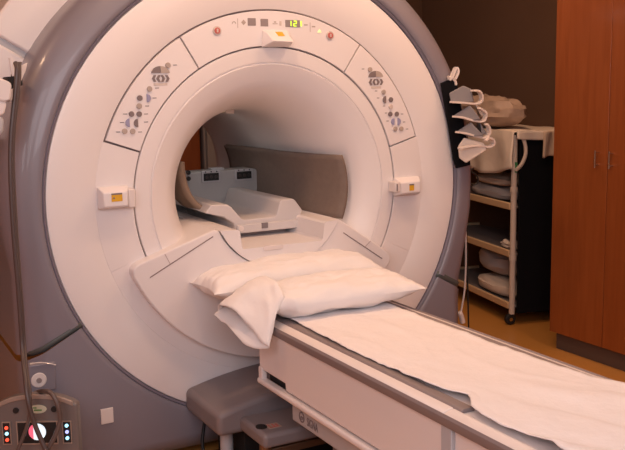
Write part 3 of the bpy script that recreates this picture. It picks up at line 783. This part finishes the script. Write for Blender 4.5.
# ------------------------------------------------------------------ gating module, lower left
P0=at(37.5,430,1,-.20); SC=F_PX/((P0-CAM).dot(_F))
G=thing('gating_module','grey cable module with round lit screen and LED columns on the scanner lower left','gating module',(P0.x,P0.y,.08),rotz=-YAW)
GY=0.0
g=lambda q: ((q[0]-37.5)/SC, P0.z-.08+(430-q[1])/SC)
W=41/SC; zt=g((37.5,393.5))[1]; zs=g((78,404))[1]; zb=.03
top=[(-W+2*W*i/20, zs+(zt-zs)*(1-abs((i-10)/10)**2.4)) for i in range(21)]
hs=obj('housing', PR([(W,zb),(W,zs-.01)]+[(x,z) for x,z in top[::-1]]+[(-W,zb)],1,GY,.045),'module',G,bevel=.010,seg=4,ang=50,local=True)
obj('mount_bracket', BX(-.02,.08,.045,.16,zb+.03,zs-.06),'dark_metal',G,local=True)
obj('top_trim', PR([(x,z+.002) for x,z in top[1:-1]]+[(x,z-.014) for x,z in top[1:-1][::-1]],1,GY-.004,GY+.006),'module_trim',G,bevel=.002,local=True)
def gbox(name,q0,q1,m,par,d=.004,bev=.0015):
    x0,z1=g(q0); x1,z0=g(q1); return obj(name, BX(x0,x1,GY-d,GY+.002,z0,z1),m,par,bevel=bev,local=True)
def frame(q0,q1,t=.004):
    x0,z1=g(q0); x1,z0=g(q1); bm=bmesh.new()
    for a in ((x0-t,x1+t,z1,z1+t),(x0-t,x1+t,z0-t,z0),(x0-t,x0,z0,z1),(x1,x1+t,z0,z1)): box(bm,a[0],a[1],GY-.006,GY+.001,a[2],a[3])
    return obj('bezel_frame',bm,'module_trim',G,local=True)
frame((18,421.5),(57,443.5)); sc=gbox('screen',(18,421.5),(57,443.5),'black',G,.003)
x,z=g((37.5,431.5)); r=.031
bm=bmesh.new(); prism(bm,[(x+r*math.cos(a),z+r*math.sin(a)) for a in [math.radians(-118+i*9.0) for i in range(27)]],1,GY-.0045,GY-.002)
obj('lit_disc',bm,'screen_white',sc,local=True,label='pale blue lit disc')
bm=bmesh.new(); a0=math.radians(116); 
prism(bm,[(x+r*math.cos(a),z+r*math.sin(a)) for a in [math.radians(116+i*9.0) for i in range(15)]],1,GY-.0045,GY-.002)
obj('lit_segment',bm,'screen_red',sc,local=True,label='red lit edge of the disc')
for x0,x1,cols,yy in ((3.5,10.5,('led_red','led_cyan','led_red'),(426.8,432.8,439.3)),(63.5,71,('led_cyan','led_blue','led_cyan'),(425.5,432,438.5))):
    frame((x0,421.5),(x1,443.5),.003); pnl=gbox('led_panel',(x0,421.5),(x1,443.5),'black',G,.003)
    for m_,yy_ in zip(cols,yy):
        x,z=g(((x0+x1)/2,yy_)); obj('led', CY((x,GY-.003,z),(x,GY-.007,z),.0062,14),m_,pnl,local=True)
for q in ((17.5,409),(55.5,408.3)):
    x,z=g(q); obj('screw', CY((x,GY+.002,z),(x,GY-.006,z),.0105,16),'black',G,local=True)
x,z=g((39.5,408)); b=obj('badge', PR(disc_pts(x,z,.031,28,.016),1,GY-.003,GY+.001),'badge',G,local=True,label='pale oval badge with green print')
bm=bmesh.new(); box(bm,x-.017,x-.004,GY-.004,GY-.002,z+.003,z+.007); box(bm,x-.014,x+.014,GY-.004,GY-.002,z-.006,z-.001); obj('badge_print',bm,'green',b,local=True)

# ------------------------------------------------------------------ hoses at the left
def hose(pts, r, m, label):
    P=[at(a,b,1,y) for a,b,y in pts]
    o=obj('hose', TB(P,r,n=12),m); tag(o,label,'hose','brown hoses at the scanner left edge'); return o
hose([(15.5,63,-.10),(17,68,-.115),(16,85,-.12),(13.5,110,-.12),(11,140,-.12),(10.5,170,-.12),(12.5,215,-.12),(15,250,-.12),(18,285,-.12),(20.5,320,-.12),(22.5,350,-.13),(25,375,-.22),(28,400,-.27),(35,425,-.28),(48,455,-.31)],.0085,'hose','thicker brown hose running down the scanner left edge and across the module screen')
hose([(19.5,64,-.08),(19.5,75,-.09),(18,95,-.095),(14.5,125,-.095),(13.0,160,-.095),(15.5,215,-.095),(18,255,-.095),(21.5,300,-.095),(24,340,-.10),(26.5,370,-.17),(30,395,-.23),(29,418,-.235),(22,440,-.23),(14,458,-.225)],.0065,'hose2','thinner brown hose beside the thick one, bending left over the module')
hose([(36,393,-.12),(44,391,-.22),(52,394,-.27),(58,406,-.29),(60,420,-.29),(55,436,-.29),(44,456,-.28)],.0085,'hose2','short brown hose looping over the right half of the module')
hk=thing('hose_hook','white Y-shaped hook at the scanner upper left holding the brown hoses','hook',(-1.0,-.08,1.55))
obj('prong', TB([at(a,b,1,-.07) for a,b in ((14,76),(12.2,68),(11,60),(10.2,57.5))],.0075,n=10),'white_plastic',hk)
bm=bmesh.new(); P=[at(a,b,1,-.05) for a,b in ((20,66),(27.5,62.5),(25,72),(20.5,82.5))]; prism(bm,[(p.x,p.z) for p in P],1,-.055,-.035); obj('prong_plate',bm,'white_plastic',hk,bevel=.003)
bm=bmesh.new(); P=[at(a,b,1,-.05) for a,b in ((13,62),(21,62),(19.5,66),(14.5,66.5))]; prism(bm,[(p.x,p.z) for p in P],1,-.075,-.02); obj('cross_bar',bm,'hose2',hk,bevel=.003)
P=at(14,80,1,-.05); obj('stem', TB([at(14,74,1,-.05),at(12,84,1,-.05),at(9,88,1,-.045)],.010,n=10),'black',hk)
obj('mount', BX(P.x-.02,P.x+.03,-.05,.06,P.z-.02,P.z+.012),'black',hk,bevel=.004)
hd=thing('hanging_coil','white plastic coil with grey end hanging beside the hoses at the left edge','coil',(-1.09,-.12,1.4))
def hp(pts,y0,y1,name,m,bev=.012):
    P=[at(a,b,1,y0) for a,b in pts]; bm=bmesh.new(); prism(bm,[(p.x,p.z) for p in P],1,y0,y1); return obj(name,bm,m,hd,bevel=bev,seg=3)
hp([(-12,76),(2,78.5),(10,82),(12,85),(10.5,100),(4,102),(-12,97)],-.16,-.09,'upper_shell','white_plastic')
hp([(-12,97),(4,101),(7,103),(5,113),(2,116),(-12,113)],-.155,-.10,'lower_shell','white_plastic',.008)
hp([(-12,114),(1,114),(5,121),(4,131),(0,137),(-12,140)],-.15,-.10,'end_cap','grey_plate',.012)
hp([(10.5,88),(13,90),(12.5,100),(9.5,102)],-.14,-.09,'grey_tab','cloth_grey',.003)

# ------------------------------------------------------------------ beyond the bore
eq=thing('equipment_cabinet','tall grey equipment cabinet seen through the bore behind the scanner','cabinet',(1.0,2.5,0))
obj('body', BX(.62,1.5,2.35,2.72,.05,2.1),'equip_grey',eq,bevel=.01); obj('door', BX(.64,1.48,2.335,2.352,.10,2.05),'equip_grey',eq,bevel=.004)
obj('plinth', BX(.66,1.46,2.38,2.70,0,.06),'kick',eq)
wp=thing('wood_locker','reddish-brown wooden locker seen through the far end of the bore','locker',(.1,2.5,0))
obj('body', BX(-.55,.60,2.36,2.72,.0,2.1),'cabinet_wood2',wp,bevel=.01); obj('door', BX(-.53,.58,2.345,2.362,.08,2.06),'cabinet_wood2',wp,bevel=.004)

# ------------------------------------------------------------------ lights
def area(name,loc,size,energy,col,target=None,sizey=None,spread=None):
    l=bpy.data.lights.new(name,'AREA'); l.energy=energy; l.color=col; l.size=size
    if sizey: l.shape='RECTANGLE'; l.size_y=sizey
    if spread: l.spread=spread
    o=bpy.data.objects.new(name,l); C.objects.link(o); o.location=loc
    if target is not None: o.rotation_euler=(Vector(target)-Vector(loc)).to_track_quat('-Z','Y').to_euler()
    return o
WARM=(1,.60,.36); COOL=(.98,.94,1.0)
area('ceiling_lamp',(-.60,-.66,2.76),.20,13.5,WARM,(-.5,-.5,0))
area('ceiling_lamp',(.62,-.66,2.76),.20,13.5,WARM,(.6,-.5,0))
area('ceiling_lamp',(.3,-1.7,2.76),.3,8,WARM,(.3,-1.5,0))
area('ceiling_lamp',(1.6,-.9,2.76),.25,13,WARM,(1.7,-.5,0))
area('fill_lamp',(-1.5,-3.9,2.2),1.6,46,COOL,(0,0,1.0))
area('fill_lamp',(-2.5,-2.3,1.9),1.2,20,COOL,(-.2,-1,.6))
area('fill_lamp',(1.2,-3.6,2.5),1.2,14,COOL,(.2,-1,.8))
area('ceiling_lamp',(-2.3,.3,2.76),.3,16,WARM,(-2.8,.5,.6))  # added unseen fill: brightens the left wall so the scanner side reflects orange
area('back_fill',(1.55,.75,2.76),.3,15,WARM,(1.9,1.6,0))  # added unseen fill that brightens the linen cart
area('bore_light',(0,.75,1.42),.10,.45,(1,.93,.85),(.05,.75,0),sizey=.5)
area('back_fill',(.3,2.0,2.76),.3,5,(1,.85,.75),(.5,2.2,1))  # added unseen fill behind the scanner, lifts the view through the bore
w=bpy.data.worlds.new('w'); bpy.context.scene.world=w; w.use_nodes=True
w.node_tree.nodes['Background'].inputs[0].default_value=(.5,.4,.4,1); w.node_tree.nodes['Background'].inputs[1].default_value=.1
vs=bpy.context.scene.view_settings
bpy.context.scene.display_settings.display_device='sRGB'
vs.view_transform='Standard'; vs.look='None'; vs.gamma=1; vs.exposure=-0.30
